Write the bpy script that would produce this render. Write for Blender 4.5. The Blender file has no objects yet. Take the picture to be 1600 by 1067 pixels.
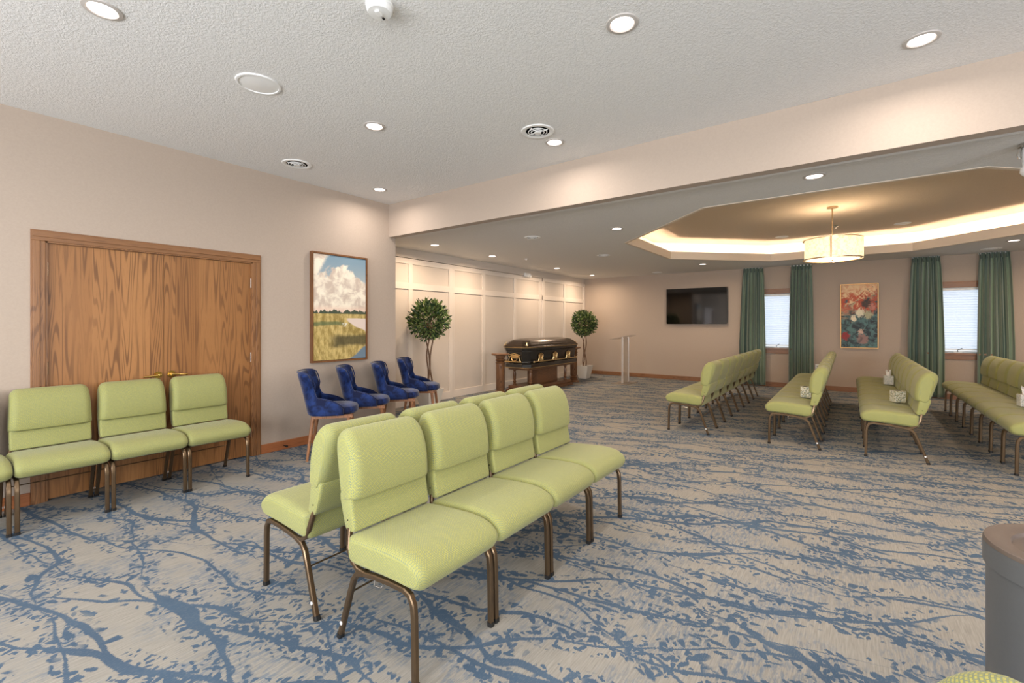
import bpy, bmesh, math, random
from mathutils import Vector, Matrix
PI = math.pi
rnd = random.Random(7)
scn = bpy.context.scene
COL = scn.collection

# ------------------------------------------------------------------ layout (metres)
H = 1.37
YL, XH, XB = 4.995, 3.961, 4.07          # left wall, header front, header back / wall end
ZC, ZH, Z2 = 2.986, 2.547, 2.638         # ceiling 1, header bottom, ceiling 2
YP, XF, YR, XBK = 5.976, 11.5, -5.0, -3.2
TC = (7.82, 0.19); AP = 2.6              # tray centre, apothem

def lin(r, g, b):
    f = lambda c: (c/255/12.92) if c/255 <= .04045 else ((c/255+.055)/1.055)**2.4
    return (f(r), f(g), f(b), 1)

# ------------------------------------------------------------------ node helper
class Nd:
    def __init__(s, name):
        s.m = bpy.data.materials.new(name); s.m.use_nodes = True
        s.t = s.m.node_tree; s.b = s.t.nodes['Principled BSDF']
    def put(s, sock, v):
        if hasattr(v, 'is_output'): s.t.links.new(v, sock)
        elif v is not None:
            if isinstance(v, (int, float)) and hasattr(sock.default_value, '__len__'):
                v = (v, v, v, 1)[:len(sock.default_value)]
            sock.default_value = v
    def ma(s, op, a, b=None, c=None):
        n = s.t.nodes.new('ShaderNodeMath'); n.operation = op
        for i, v in enumerate((a, b, c)):
            if v is not None: s.put(n.inputs[i], v)
        return n.outputs[0]
    def add(s, a, b): return s.ma('ADD', a, b)
    def sub(s, a, b): return s.ma('SUBTRACT', a, b)
    def mul(s, a, b): return s.ma('MULTIPLY', a, b)
    def mx(s, a, b): return s.ma('MAXIMUM', a, b)
    def absf(s, a): return s.ma('ABSOLUTE', a)
    def frac(s, a): return s.ma('FRACT', a)
    def lc(s, *ts):                      # linear combination ((coef, sock), ...)
        r = None
        for c, k in ts:
            q = s.mul(k, c) if k is not None else c
            r = q if r is None else s.add(r, q)
        return r
    def co(s, kind='Object'):
        n = s.t.nodes.new('ShaderNodeTexCoord'); return n.outputs[kind]
    def sep(s, v):
        n = s.t.nodes.new('ShaderNodeSeparateXYZ'); s.t.links.new(v, n.inputs[0]); return n.outputs
    def comb(s, x, y, z=0.0):
        n = s.t.nodes.new('ShaderNodeCombineXYZ')
        for i, v in enumerate((x, y, z)): s.put(n.inputs[i], v)
        return n.outputs[0]
    def noise(s, v, sc, det=2.0, ro=.5, dist=0.0):
        n = s.t.nodes.new('ShaderNodeTexNoise'); s.t.links.new(v, n.inputs['Vector'])
        n.inputs['Scale'].default_value = sc; n.inputs['Detail'].default_value = det
        n.inputs['Roughness'].default_value = ro; n.inputs['Distortion'].default_value = dist
        return n.outputs[0]
    def vor(s, v, sc, rand=1.0, feat='F1'):
        n = s.t.nodes.new('ShaderNodeTexVoronoi'); s.t.links.new(v, n.inputs['Vector']); n.feature = feat
        n.inputs['Scale'].default_value = sc; n.inputs['Randomness'].default_value = rand
        return n.outputs
    def sm(s, v, a, b, lo=0.0, hi=1.0):
        n = s.t.nodes.new('ShaderNodeMapRange'); n.interpolation_type = 'SMOOTHSTEP'
        s.put(n.inputs[0], v)
        if a > b: a, b, lo, hi = b, a, hi, lo
        for i, q in enumerate((a, b, lo, hi)): n.inputs[1+i].default_value = q
        return n.outputs[0]
    def mix(s, f, a, b):
        n = s.t.nodes.new('ShaderNodeMix'); n.data_type = 'RGBA'
        s.put(n.inputs[0], f); s.put(n.inputs[6], a); s.put(n.inputs[7], b); return n.outputs[2]
    def bump(s, h, st=.5, d=.002):
        n = s.t.nodes.new('ShaderNodeBump'); s.t.links.new(h, n.inputs['Height'])
        n.inputs['Strength'].default_value = st; n.inputs['Distance'].default_value = d
        s.t.links.new(n.outputs[0], s.b.inputs['Normal'])
    def fin(s, col=None, rough=None, metal=None, spec=None, sheen=None, trans=None, ior=None):
        I = s.b.inputs
        if col is not None: s.put(I['Base Color'], col)
        if rough is not None: s.put(I['Roughness'], rough)
        if metal is not None: s.put(I['Metallic'], metal)
        if spec is not None: s.put(I['Specular IOR Level'], spec)
        if sheen is not None:
            I['Sheen Weight'].default_value = sheen; I['Sheen Roughness'].default_value = .4
        if trans is not None: I['Transmission Weight'].default_value = trans
        if ior is not None: I['IOR'].default_value = ior
        return s.m

def flat(name, rgb, rough=.5, metal=0., spec=None, var=.06, sc=30, sheen=None):
    n = Nd(name); c = lin(*rgb)
    f = n.noise(n.co(), sc, 3)
    d = tuple(x*(1-var) for x in c[:3])+(1,); e = tuple(min(1, x*(1+var)) for x in c[:3])+(1,)
    return n.fin(n.mix(f, d, e), rough, metal, spec, sheen)

def emis(name, rgb, st):
    n = Nd(name); n.fin(lin(*rgb), .6)
    n.b.inputs['Emission Color'].default_value = lin(*rgb); n.b.inputs['Emission Strength'].default_value = st
    return n.m

# ------------------------------------------------------------------ materials
def m_carpet():
    n = Nd('carpet'); P0 = n.co(); X0, y, z = n.sep(P0)[:3]
    jit = n.sub(n.noise(n.comb(n.mul(X0, 6), n.mul(y, 150)), 1.0, 2, .6), .5)
    x = n.add(X0, n.mul(jit, .022)); P = n.comb(x, y, 0.0)
    u = n.lc((-.22, x), (.975, y)); w = n.lc((.975, x), (.22, y))
    def fam(ang, per, amp, sc, seed, thr, w0, w1):
        ca, sa = math.cos(ang), math.sin(ang)
        uu = n.lc((ca, u), (sa, w)); ww = n.lc((-sa, u), (ca, w))
        v = n.comb(n.mul(uu, sc), n.mul(ww, sc*1.5), seed)
        nz = n.sub(n.noise(v, 1.0, 2.5, .45), .5)
        t = n.add(n.mul(ww, 1/per), n.mul(nz, amp/per))
        d = n.mul(n.absf(n.sub(n.frac(t), .5)), per)
        lenm = n.noise(n.comb(n.mul(uu, .9), n.ma('FLOOR', t), seed+3), 1.3, 1)
        wid = n.sm(lenm, thr-.05, thr+.2, 0.0, 1.0)
        wv = n.add(n.mul(wid, w1), n.mul(n.sm(lenm, thr-.08, thr-.02), w0))
        e = n.sub(d, wv)
        return d, n.mul(n.sm(e, .002, -.002), n.sm(wv, .0, .0008)), wid
    d1, l1, _ = fam(0.0, .30, .50, 1.0, 1.0, .36, .004, .0085)
    d2, l2, _ = fam(.30, .40, .60, 1.1, 7.0, .40, .0035, .009)
    d3, l3, _ = fam(-.26, .44, .55, 1.2, 13.0, .40, .0035, .012)
    lines = n.mx(n.mx(l1, l2), l3)
    near = n.ma('MINIMUM', d1, n.ma('MINIMUM', d2, d3))
    def leaves(sc, a, b, seed, pr, reach, spread, base):
        v = n.comb(n.add(x, seed), y, 0.0)
        o = n.vor(v, sc, .95); r = n.sep(o['Color'])
        dv = n.t.nodes.new('ShaderNodeVectorMath'); dv.operation = 'SUBTRACT'
        n.t.links.new(v, dv.inputs[0]); n.t.links.new(o['Position'], dv.inputs[1])
        q = n.sep(dv.outputs[0])
        an = n.add(n.mul(n.sub(r[0], .5), spread), base)
        c, s_ = n.ma('COSINE', an), n.ma('SINE', an)
        lx = n.add(n.mul(q[0], c), n.mul(q[1], s_)); ly = n.sub(n.mul(q[1], c), n.mul(q[0], s_))
        sz = n.add(n.mul(r[1], .6), .6)
        ex = n.ma('DIVIDE', lx, n.mul(sz, a))
        taper = n.add(n.mul(ex, .35), 1.0)
        ey = n.ma('DIVIDE', ly, n.mul(n.mul(sz, b), taper))
        rr = n.add(n.mul(ex, ex), n.mul(ey, ey))
        m = n.sm(rr, 1.1, .85)
        cl = n.noise(n.comb(x, y, seed), 2.6, 1.5)
        pres = n.mul(n.sm(r[2], pr, pr+.02), n.sm(cl, .43, .49))
        return n.mul(n.mul(m, pres), n.sm(near, reach, reach*.85))
    lf = n.mx(leaves(17, .034, .0120, 0.0, .22, .055, 2.4, 1.1), leaves(24, .023, .0090, 31.7, .30, .085, 2.8, .3))
    lf = n.mx(lf, leaves(12, .044, .018, 71.3, .55, .08, 3.0, .2))
    fl = n.noise(n.comb(n.mul(x, 60), n.mul(y, 260)), 1.0, 1)
    yarn = n.noise(n.comb(n.mul(x, 10), n.mul(y, 170)), 1.0, 2.5, .6)
    cloud = n.mul(n.sm(n.noise(P, 2.6, 3, .6), .42, .60), n.sm(n.noise(n.comb(n.mul(x, 18), n.mul(y, 60)), 1.0, 3, .7), .42, .62))
    base = n.mix(yarn, lin(114, 111, 105), lin(172, 167, 158))
    base = n.mix(n.mul(cloud, .8), base, lin(104, 116, 130))
    blue = n.mix(n.noise(P, 3.0, 3), lin(56, 76, 98), lin(84, 104, 124))
    pat = n.mx(n.mul(lines, .95), n.mul(lf, .97))
    edge = n.mul(pat, n.sm(fl, .25, .5, .82, 1.0))
    c = n.mix(edge, base, blue)
    n.bump(fl, .35, .003)
    return n.fin(c, .95, spec=.1)

def m_fabric():
    n = Nd('green_woven_fabric'); x, zz = n.sep(n.co('UV'))[:2]
    br = n.t.nodes.new('ShaderNodeTexBrick')
    n.t.links.new(n.comb(n.mul(x, 88), n.mul(zz, 88)), br.inputs['Vector'])
    br.inputs['Scale'].default_value = 1.0; br.inputs['Mortar Size'].default_value = .13
    br.inputs['Mortar Smooth'].default_value = .6
    br.inputs['Brick Width'].default_value = .8; br.inputs['Row Height'].default_value = .5
    br.inputs['Color1'].default_value = lin(178, 170, 76); br.inputs['Color2'].default_value = lin(162, 158, 68)
    br.inputs['Mortar'].default_value = lin(110, 122, 96)
    f = n.noise(n.co(), 260, 2)
    c = n.mix(n.mul(f, .35), br.outputs[0], lin(176, 178, 122))
    n.bump(n.ma('SUBTRACT', 1.0, br.outputs[1]), .6, .0015)
    return n.fin(c, .6, spec=.4, sheen=.2)

def m_oak(name, c1, c2, dark, axis='z', sc=1.0, rough=.38):
    n = Nd(name); x, y, z = n.sep(n.co())[:3]
    a, b = (z, x) if axis == 'z' else ((x, z) if axis == 'x' else (y, z))
    other = y if axis != 'y' else x
    strip = n.ma('FLOOR', n.mul(n.add(b, 5.0), 5.2*sc))
    v = n.comb(n.mul(a, .55*sc), n.mul(n.add(b, other), 9*sc), n.mul(strip, 3.7))
    nz = n.noise(v, 1.0, 1.5, .4)
    rings = n.ma('SINE', n.mul(nz, 95.0))
    g = n.mul(n.sm(rings, .1, .95), n.sm(n.noise(n.comb(n.mul(a, 1.2), n.mul(n.add(b, other), 3.0), 9.0), 1.0, 1), .36, .6, .25, 1))
    pore = n.noise(n.comb(n.mul(a, 9*sc), n.mul(n.add(b, other), 240*sc), 0.0), 1.0, 2)
    tone = n.noise(n.comb(n.mul(strip, 1.7), 0.3, 0.0), 3.0, 0)
    base = n.mix(n.sm(tone, .3, .7), c1, c2)
    c = n.mix(n.mul(g, .7), base, dark)
    c = n.mix(n.sm(pore, .55, .75, 0, .4), c, dark)
    return n.fin(c, rough, spec=.5)

def m_ceiling(name, rgb, st=.6):
    n = Nd(name); P = n.co()
    h = n.noise(P, 62, 3, .6, .8); k = n.vor(P, 85)['Distance']
    hh = n.add(n.sm(h, .42, .62), n.mul(k, .4))
    n.bump(hh, st, .006)
    c = lin(*rgb)
    return n.fin(n.mix(n.sm(h, .4, .65, 0, .5), c, tuple(q*.92 for q in c[:3])+(1,)), .9, spec=.2)

def m_wall():
    n = Nd('beige_wallcovering'); P = n.co(); x, y, z = n.sep(P)[:3]
    h = n.noise(n.comb(n.mul(n.add(x, y), 90), n.mul(z, 240), 0.0), 1.0, 2)
    g = n.noise(P, 60, 3)
    n.bump(h, .18, .001)
    return n.fin(n.mix(n.mul(n.add(h, g), .5), lin(170, 154, 140), lin(187, 171, 156)), .75, spec=.25)

def m_curtain():
    n = Nd('green_striped_curtain_cloth'); uv = n.sep(n.co('UV'))
    s1 = n.noise(n.comb(n.mul(uv[0], 40), 0.5, 0.0), 1.0, 1)
    s2 = n.noise(n.comb(n.mul(uv[0], 160), 1.5, n.mul(uv[1], .6)), 1.0, 1)
    wv = n.noise(n.comb(n.mul(uv[0], 300), n.mul(uv[1], 220), 0.0), 1.0, 1)
    c = n.mix(n.sm(s1, .44, .56), lin(60, 86, 80), lin(140, 158, 134))
    c = n.mix(n.sm(s2, .56, .68, 0, .8), c, lin(150, 146, 144))
    c = n.mix(n.sm(s2, .44, .30, 0, .6), c, lin(36, 62, 62))
    c = n.mix(n.mul(wv, .25), c, lin(150, 165, 140))
    return n.fin(c, .6, sheen=.3)

def m_velvet():
    n = Nd('blue_velvet'); P = n.co()
    f = n.noise(P, 9, 4, .6, .6)
    c = n.mix(n.sm(f, .38, .66), lin(10, 22, 58), lin(30, 54, 110))
    n.bump(n.noise(P, 40, 3), .25, .003)
    return n.fin(c, .7, spec=.2, sheen=.3)

def m_landscape():
    n = Nd('marsh_landscape_canvas'); g = n.co('UV'); u, v = n.sep(g)[:2]
    P = n.comb(n.mul(u, .585), v, 0.0)
    big = n.noise(P, 4.0, 6, .62, .3); fine = n.noise(P, 22, 4, .6)
    sky = n.mix(n.sm(v, .55, 1.0), lin(196, 200, 196), lin(126, 152, 168))
    # cumulus bank: lower left and middle, top edge wandering
    bank = n.add(n.sub(n.add(.93, n.mul(n.absf(n.sub(u, .42)), -.28)), v), n.mul(n.sub(big, .5), .75))
    puff = n.noise(P, 9.0, 5, .6, .5)
    cl = n.mix(n.sm(puff, .38, .62), lin(206, 188, 172), lin(246, 236, 216))
    tl = n.sm(n.sub(n.add(n.mul(u, 1.6), n.mul(n.sub(1.0, v), 1.6)), n.mul(big, .45)), .28, .14)
    c = n.mix(n.mx(n.sm(bank, -.02, .04), tl), sky, cl)
    c = n.mix(n.sm(v, .54, .47, 0, .8), c, lin(236, 206, 184))
    # far tree line
    tr = n.add(.445, n.mul(n.mx(n.sub(n.noise(n.comb(n.mul(u, 7), 0, 4.0), 1.0, 3, .6), .38), 0.0), .22))
    c = n.mix(n.sm(n.sub(tr, v), -.002, .004), c, n.mix(fine, lin(50, 66, 54), lin(84, 92, 70)))
    # grass
    gr = n.noise(n.comb(n.mul(u, 14), n.mul(v, 9), 0.0), 1.0, 5, .7)
    grass = n.mix(n.sm(gr, .35, .65), lin(150, 128, 66), lin(212, 188, 122))
    c = n.mix(n.sm(v, .444, .440), c, grass)
    # pale water on the right below the treeline
    wn = n.mul(n.sub(n.noise(P, 5.0, 3), .5), .10)
    w1 = n.mul(n.sm(n.sub(n.add(.402, n.mul(wn, .15)), v), 0, .006), n.sm(n.add(n.sub(v, .40), n.add(n.mul(n.sub(u, .52), .30), n.mul(wn, .6))), 0, .012))
    w1 = n.mul(w1, n.sm(n.add(u, n.mul(wn, 2.0)), .60, .66))
    c = n.mix(w1, c, lin(226, 208, 196))
    # green band left
    gb = n.mul(n.sm(n.absf(n.sub(n.add(v, n.mul(wn, .5)), .345)), .028, .008), n.sm(u, .62, .45))
    c = n.mix(n.mul(gb, .8), c, lin(84, 104, 66))
    # dark bank reflection and blue water bottom right
    bk = n.sub(n.add(v, n.mul(wn, 1.0)), n.sub(.17, n.mul(n.sub(u, .3), -.02)))
    dk = n.mul(n.sm(n.absf(bk), .075, .03), n.sm(u, .22, .45))
    c = n.mix(n.mul(dk, .85), c, lin(66, 62, 40))
    bl = n.sm(n.add(n.sub(n.mul(n.sub(u, .66), .40), v), n.mul(wn, .9)), -.005, .02)
    bl = n.mul(bl, n.sm(v, .13, .11))
    c = n.mix(bl, c, lin(110, 130, 146))
    # white bird like highlight group on the bank
    hh = n.mul(n.sm(n.absf(n.sub(u, .58)), .07, .03), n.sm(n.absf(n.sub(v, .335)), .022, .008))
    c = n.mix(n.mul(hh, n.sm(fine, .45, .55)), c, lin(228, 226, 216))
    return n.fin(c, .7)

def m_flowers():
    n = Nd('wildflower_canvas'); u, v = n.sep(n.co('UV'))[:2]
    P = n.comb(n.mul(u, .5), v, 0.0)
    a = n.noise(P, 5, 5, .65, 1.2); b = n.noise(P, 11, 4, .65, .8); f = n.noise(P, 34, 3, .6, .4)
    top = n.mix(n.sm(b, .4, .65), lin(240, 206, 160), lin(224, 160, 120))
    bot = n.mix(n.sm(b, .38, .6), lin(44, 52, 58), lin(86, 122, 122))
    lim = n.add(n.add(v, n.mul(u, -.28)), n.mul(n.sub(a, .5), .9))
    c = n.mix(n.sm(lim, .42, .66), bot, top)
    red = n.mul(n.sm(n.absf(n.sub(n.add(v, n.mul(n.sub(a, .5), .5)), .72)), .22, .08), n.sm(n.add(n.mul(b, .6), n.mul(f, .5)), .48, .58))
    c = n.mix(red, c, n.mix(f, lin(150, 44, 34), lin(226, 110, 72)))
    dk = n.mul(n.sm(f, .58, .66), n.sm(n.add(u, n.mul(n.sub(1.0, v), .6)), .55, .9))
    c = n.mix(n.mul(dk, .8), c, lin(52, 44, 46))
    def blob(cx, cy, r, rgb, base):
        d = n.ma('SQRT', n.add(n.ma('POWER', n.mul(n.sub(u, cx), .55), 2.0), n.ma('POWER', n.sub(v, cy), 2.0)))
        d = n.add(d, n.mul(n.sub(f, .5), .13))
        return n.mix(n.mul(n.sm(d, r, r*.6), n.sm(b, .35, .5, .5, 1)), base, lin(*rgb))
    c = blob(.53, .55, .085, (232, 224, 196), c); c = blob(.34, .46, .06, (240, 226, 196), c)
    c = blob(.75, .52, .085, (176, 172, 140), c); c = blob(.55, .25, .05, (214, 180, 160), c)
    c = blob(.70, .70, .09, (74, 58, 52), c); c = blob(.86, .64, .06, (196, 130, 116), c)
    c = blob(.12, .18, .08, (150, 40, 44), c); c = blob(.6, .13, .10, (150, 118, 112), c)
    c = blob(.15, .74, .03, (92, 92, 100), c)
    return n.fin(c, .6)

def m_tissuebox(name, c0, c1, c2):
    n = Nd(name); P = n.co(); o = n.vor(P, 95); r = n.sep(o['Color'])
    c = n.mix(n.sm(o['Distance'], .5, .4), lin(*c0), n.mix(r[0], lin(*c1), lin(*c2)))
    return n.fin(c, .6)

MAT = {}
MAT['carpet'] = m_carpet(); MAT['fabric'] = m_fabric(); MAT['wall'] = m_wall()
MAT['ceil1'] = m_ceiling('textured_ceiling_paint', (230, 229, 227), .30)
MAT['ceil2'] = MAT['ceil1']; MAT['ceil3'] = m_ceiling('tan_tray_ceiling_paint', (212, 196, 178), .45)
MAT['smooth'] = flat('smooth_tray_paint', (222, 208, 190), .7, var=.02)
MAT['white'] = flat('white_plastic', (236, 236, 234), .45, var=.02)
MAT['ring'] = flat('grey_lamp_ring', (190, 184, 178), .5, var=.01)
MAT['panel'] = flat('off_white_panel_paint', (214, 203, 192), .6, var=.02)
MAT['batten'] = flat('white_batten_paint', (228, 218, 208), .45, var=.02)
MAT['dark'] = flat('dark_void', (24, 22, 20), .8)
MAT['door'] = m_oak('oak_veneer_door', lin(144, 97, 54), lin(168, 118, 70), lin(92, 58, 30), 'z', 1.0, .42)
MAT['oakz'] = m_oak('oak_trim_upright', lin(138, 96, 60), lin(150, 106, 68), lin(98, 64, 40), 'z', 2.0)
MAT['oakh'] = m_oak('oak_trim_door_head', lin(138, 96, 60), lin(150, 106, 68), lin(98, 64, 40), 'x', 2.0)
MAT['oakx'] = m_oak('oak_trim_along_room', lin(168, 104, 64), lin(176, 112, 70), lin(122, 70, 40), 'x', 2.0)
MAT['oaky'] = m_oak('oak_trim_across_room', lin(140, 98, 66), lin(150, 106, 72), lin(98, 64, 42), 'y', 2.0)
MAT['bronze'] = flat('bronze_painted_steel', (112, 92, 70), .3, .8, var=.1)
MAT['steel'] = flat('chrome_wire', (210, 206, 200), .25, 1.0)
MAT['rubber'] = flat('black_rubber', (22, 21, 20), .6)
MAT['nickel'] = flat('warm_nickel', (196, 172, 140), .3, .9)
MAT['brass'] = flat('polished_brass', (214, 180, 104), .2, 1.0)
MAT['velvet'] = m_velvet()
MAT['legwood'] = m_oak('walnut_chair_leg', lin(150, 104, 70), lin(166, 116, 80), lin(104, 66, 42), 'z', 3.0)
MAT['curtain'] = m_curtain()
MAT['tv'] = flat('black_glass_screen', (8, 9, 10), .06, 0, .8, var=.0)
MAT['tvb'] = flat('grey_metal_bezel', (60, 60, 58), .4, .5)
MAT['art1'] = m_landscape(); MAT['art2'] = m_flowers()
MAT['frame1'] = m_oak('walnut_picture_frame', lin(122, 80, 48), lin(130, 88, 54), lin(74, 46, 28), 'z', 3)
MAT['frame2'] = flat('gilt_picture_frame', (186, 140, 84), .35, .5)
MAT['casket'] = flat('black_casket_enamel', (20, 18, 16), .16, 0.0, .9, var=.1)
MAT['casketb'] = flat('bronze_brushed_casket', (62, 50, 40), .24, .6, .6, var=.08)
MAT['gold'] = flat('gold_casket_hardware', (216, 184, 130), .28, .9)
MAT['maho'] = m_oak('mahogany_wood', lin(108, 74, 50), lin(120, 84, 56), lin(60, 40, 27), 'z', 2.5, .3)
MAT['mahox'] = m_oak('mahogany_wood_long', lin(108, 74, 50), lin(120, 84, 56), lin(60, 40, 27), 'x', 2.5, .3)
def m_leaf():
    n = Nd('glossy_leaves'); P = n.co(); f = n.noise(P, 14, 2); gi = n.t.nodes.new('ShaderNodeNewGeometry'); g = gi.outputs['Random Per Island']
    return n.fin(n.mix(n.sm(n.add(n.mul(f, .4), n.mul(g, .6)), .35, .85), lin(36, 62, 34), lin(136, 154, 84)), .38, spec=.45)
MAT['leaf'] = m_leaf()
MAT['bark'] = flat('brown_bark', (112, 86, 66), .8, var=.25, sc=60)
MAT['soil'] = flat('dark_soil', (50, 38, 28), .95)
MAT['pot'] = flat('white_glazed_pot', (222, 216, 206), .4, var=.02)
MAT['tissue'] = flat('white_tissue_paper', (245, 242, 240), .9, var=.01)
MAT['tb1'] = m_tissuebox('patterned_card_teal', (226, 222, 206), (72, 112, 112), (150, 140, 70))
MAT['tb2'] = m_tissuebox('patterned_card_grey', (232, 230, 226), (176, 186, 190), (206, 206, 200))
MAT['bin'] = flat('grey_metal_bin', (104, 105, 106), .42, .35, var=.05, sc=120)
MAT['binlid'] = flat('grey_lid_warm_reflection', (114, 102, 95), .34, .4, var=.05, sc=120)  # brown tint paints reflected warm light into the grey lid
MAT['lens'] = emis('lit_downlight_lens', (255, 238, 228), 9.0)
MAT['shade_p'] = None
def m_shade():
    n = Nd('linen_lamp_shade'); P = n.co(); f = n.noise(P, 30, 4, .7)
    c = n.mix(n.sm(f, .35, .7), lin(236, 214, 160), lin(252, 240, 206))
    n.fin(c, .8); n.put(n.b.inputs['Emission Color'], c); n.b.inputs['Emission Strength'].default_value = 1.15
    return n.m
MAT['lampshade'] = m_shade()
MAT['diffuser'] = emis('lit_lamp_diffuser', (255, 240, 214), 2.2)
MAT['cove'] = emis('warm_light_strip', (255, 226, 194), 62.0)
def m_blind():
    n = Nd('white_cellular_shade'); t = n.t
    tr = t.nodes.new('ShaderNodeBsdfTranslucent'); tr.inputs[0].default_value = (.93, .95, 1, 1)
    mixn = t.nodes.new('ShaderNodeMixShader'); mixn.inputs[0].default_value = .7
    z = n.sep(n.co())[2]
    seam = n.sm(n.absf(n.sub(n.frac(n.mul(z, 1/.0465)), .5)), .12, .04)
    n.fin(lin(226, 232, 240), .8); n.put(tr.inputs[0], n.mix(seam, (.93, .95, 1, 1), (.62, .66, .76, 1)))
    t.links.new(n.b.outputs[0], mixn.inputs[1]); t.links.new(tr.outputs[0], mixn.inputs[2])
    t.links.new(mixn.outputs[0], t.nodes['Material Output'].inputs[0]); return n.m
MAT['blind'] = m_blind()
def m_glass(name, tint=(.95, .97, .97, 1), rough=.0):
    n = Nd(name); n.fin(tint, rough, trans=1.0, ior=1.45); return n.m
def m_pane():
    n = Nd('clear_window_glass'); t = n.t
    tp = t.nodes.new('ShaderNodeBsdfTransparent'); gl = t.nodes.new('ShaderNodeBsdfGlossy'); gl.inputs['Roughness'].default_value = .02
    mx = t.nodes.new('ShaderNodeMixShader'); mx.inputs[0].default_value = .08
    t.links.new(tp.outputs[0], mx.inputs[1]); t.links.new(gl.outputs[0], mx.inputs[2])
    t.links.new(mx.outputs[0], t.nodes['Material Output'].inputs[0]); return n.m
MAT['glass'] = m_pane()
def m_acrylic():
    n = Nd('frosted_acrylic'); t = n.t
    n.fin(lin(196, 184, 172), .35, spec=.5)
    tp = t.nodes.new('ShaderNodeBsdfTransparent'); mx = t.nodes.new('ShaderNodeMixShader'); mx.inputs[0].default_value = .55
    t.links.new(n.b.outputs[0], mx.inputs[1]); t.links.new(tp.outputs[0], mx.inputs[2])
    t.links.new(mx.outputs[0], t.nodes['Material Output'].inputs[0]); return n.m
MAT['acrylic'] = m_acrylic()
MAT['alu'] = flat('brushed_aluminium', (226, 220, 214), .3, .6)

# ------------------------------------------------------------------ mesh builder
class MB:
    def __init__(s): s.v = []; s.f = []; s.uv = None
    def box(s, a, b):
        (x0, y0, z0), (x1, y1, z1) = a, b; i = len(s.v)
        s.v += [(x, y, z) for z in (z0, z1) for y in (y0, y1) for x in (x0, x1)]
        s.f += [[i+k for k in q] for q in ((0, 2, 3, 1), (4, 5, 7, 6), (0, 1, 5, 4), (2, 6, 7, 3), (0, 4, 6, 2), (1, 3, 7, 5))]
        return s
    def rings(s, rs, cap=True, closed=False):
        n = len(rs[0]); i0 = len(s.v); s.rn = n
        for r in rs: s.v += [tuple(p) for p in r]
        m = len(rs)
        for k in range(m if closed else m-1):
            for j in range(n):
                a = i0+k*n+j; b = i0+k*n+(j+1) % n; k2 = (k+1) % m
                s.f.append([a, b, i0+k2*n+(j+1) % n, i0+k2*n+j])
        if cap and not closed:
            s.f.append([i0+j for j in range(n)][::-1]); s.f.append([i0+(m-1)*n+j for j in range(n)])
        return s
    def tube(s, path, r, n=8, closed=False, square=False, sx=1.0):
        P = [Vector(p) for p in path]; m = len(P)
        R = r if hasattr(r, '__len__') else [r]*m
        rs = []; up = None
        for k in range(m):
            if closed: t = (P[(k+1) % m]-P[k-1])
            else: t = (P[min(k+1, m-1)]-P[max(k-1, 0)])
            t.normalize()
            if up is None:
                up = Vector((1, 0, 0)) if abs(t.x) < .9 else Vector((0, 1, 0))
            a = (up-t*up.dot(t)).normalized(); b = t.cross(a); up = a
            ring = []
            for j in range(n):
                th = 2*PI*j/n+(PI/n if square else 0); c, q = math.cos(th), math.sin(th)
                if square:
                    c = math.copysign(abs(c)**.5, c); q = math.copysign(abs(q)**.5, q)
                ring.append(P[k]+a*c*R[k]*sx+b*q*R[k])
            rs.append(ring)
        return s.rings(rs, True, closed)
    def cloth_uv(s):
        # running length round each ring and position across it
        s.uv = []; n = s.rn
        for k in range(len(s.v)//n):
            L = 0; ring = [Vector(p) for p in s.v[k*n:(k+1)*n]]
            for j in range(n):
                if j: L += (ring[j]-ring[j-1]).length
                s.uv.append((ring[j].x, L))
        return s
    def lathe(s, prof, c=(0, 0), n=24, cap=True):
        return s.rings([[(c[0]+r*math.cos(2*PI*j/n), c[1]+r*math.sin(2*PI*j/n), z) for j in range(n)] for r, z in prof], cap)
    def prism(s, poly, z0, z1):
        return s.rings([[(x, y, z0) for x, y in poly], [(x, y, z1) for x, y in poly]])
    def grid(s, fn, nu, nv, uvfn=None):
        i0 = len(s.v)
        for a in range(nu+1):
            for b in range(nv+1): s.v.append(tuple(fn(a/nu, b/nv)))
        for a in range(nu):
            for b in range(nv):
                q = i0+a*(nv+1)+b; s.f.append([q, q+nv+1, q+nv+2, q+1])
        if uvfn:
            s.uv = [uvfn(a/nu, b/nv) for a in range(nu+1) for b in range(nv+1)]
        return s
    def mesh(s, name, smooth=True, ang=.6):
        me = bpy.data.meshes.new(name); me.from_pydata(s.v, [], s.f)
        if s.uv:
            l = me.uv_layers.new(name='UVMap')
            for lp in me.loops: l.data[lp.index].uv = s.uv[lp.vertex_index]
            for p in me.polygons:
                if len(p.vertices) > 5:
                    for li in p.loop_indices:
                        c = me.vertices[me.loops[li].vertex_index].co; l.data[li].uv = (c.y, c.z)
        bm = bmesh.new(); bm.from_mesh(me); bmesh.ops.recalc_face_normals(bm, faces=bm.faces[:])
        for f in bm.faces: f.smooth = smooth
        if smooth:
            for e in bm.edges:
                if len(e.link_faces) == 2 and e.calc_face_angle(0) > ang: e.smooth = False
        bm.to_mesh(me); bm.free(); return me
    def build(s, name, m, parent=None, smooth=True, bevel=None, sub=None, solid=None):
        me = s.mesh(name, smooth)
        if isinstance(m, str): m = MAT[m]
        me.materials.append(m)
        o = bpy.data.objects.new(name, me); COL.objects.link(o)
        if parent is not None: o.parent = parent
        if solid:
            md = o.modifiers.new('Solid', 'SOLIDIFY'); md.thickness = solid; md.offset = 0
        if bevel:
            md = o.modifiers.new('Bevel', 'BEVEL'); md.width = bevel; md.segments = 2; md.limit_method = 'ANGLE'
        if sub:
            md = o.modifiers.new('Subsurf', 'SUBSURF'); md.levels = sub; md.render_levels = sub
        return o

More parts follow.
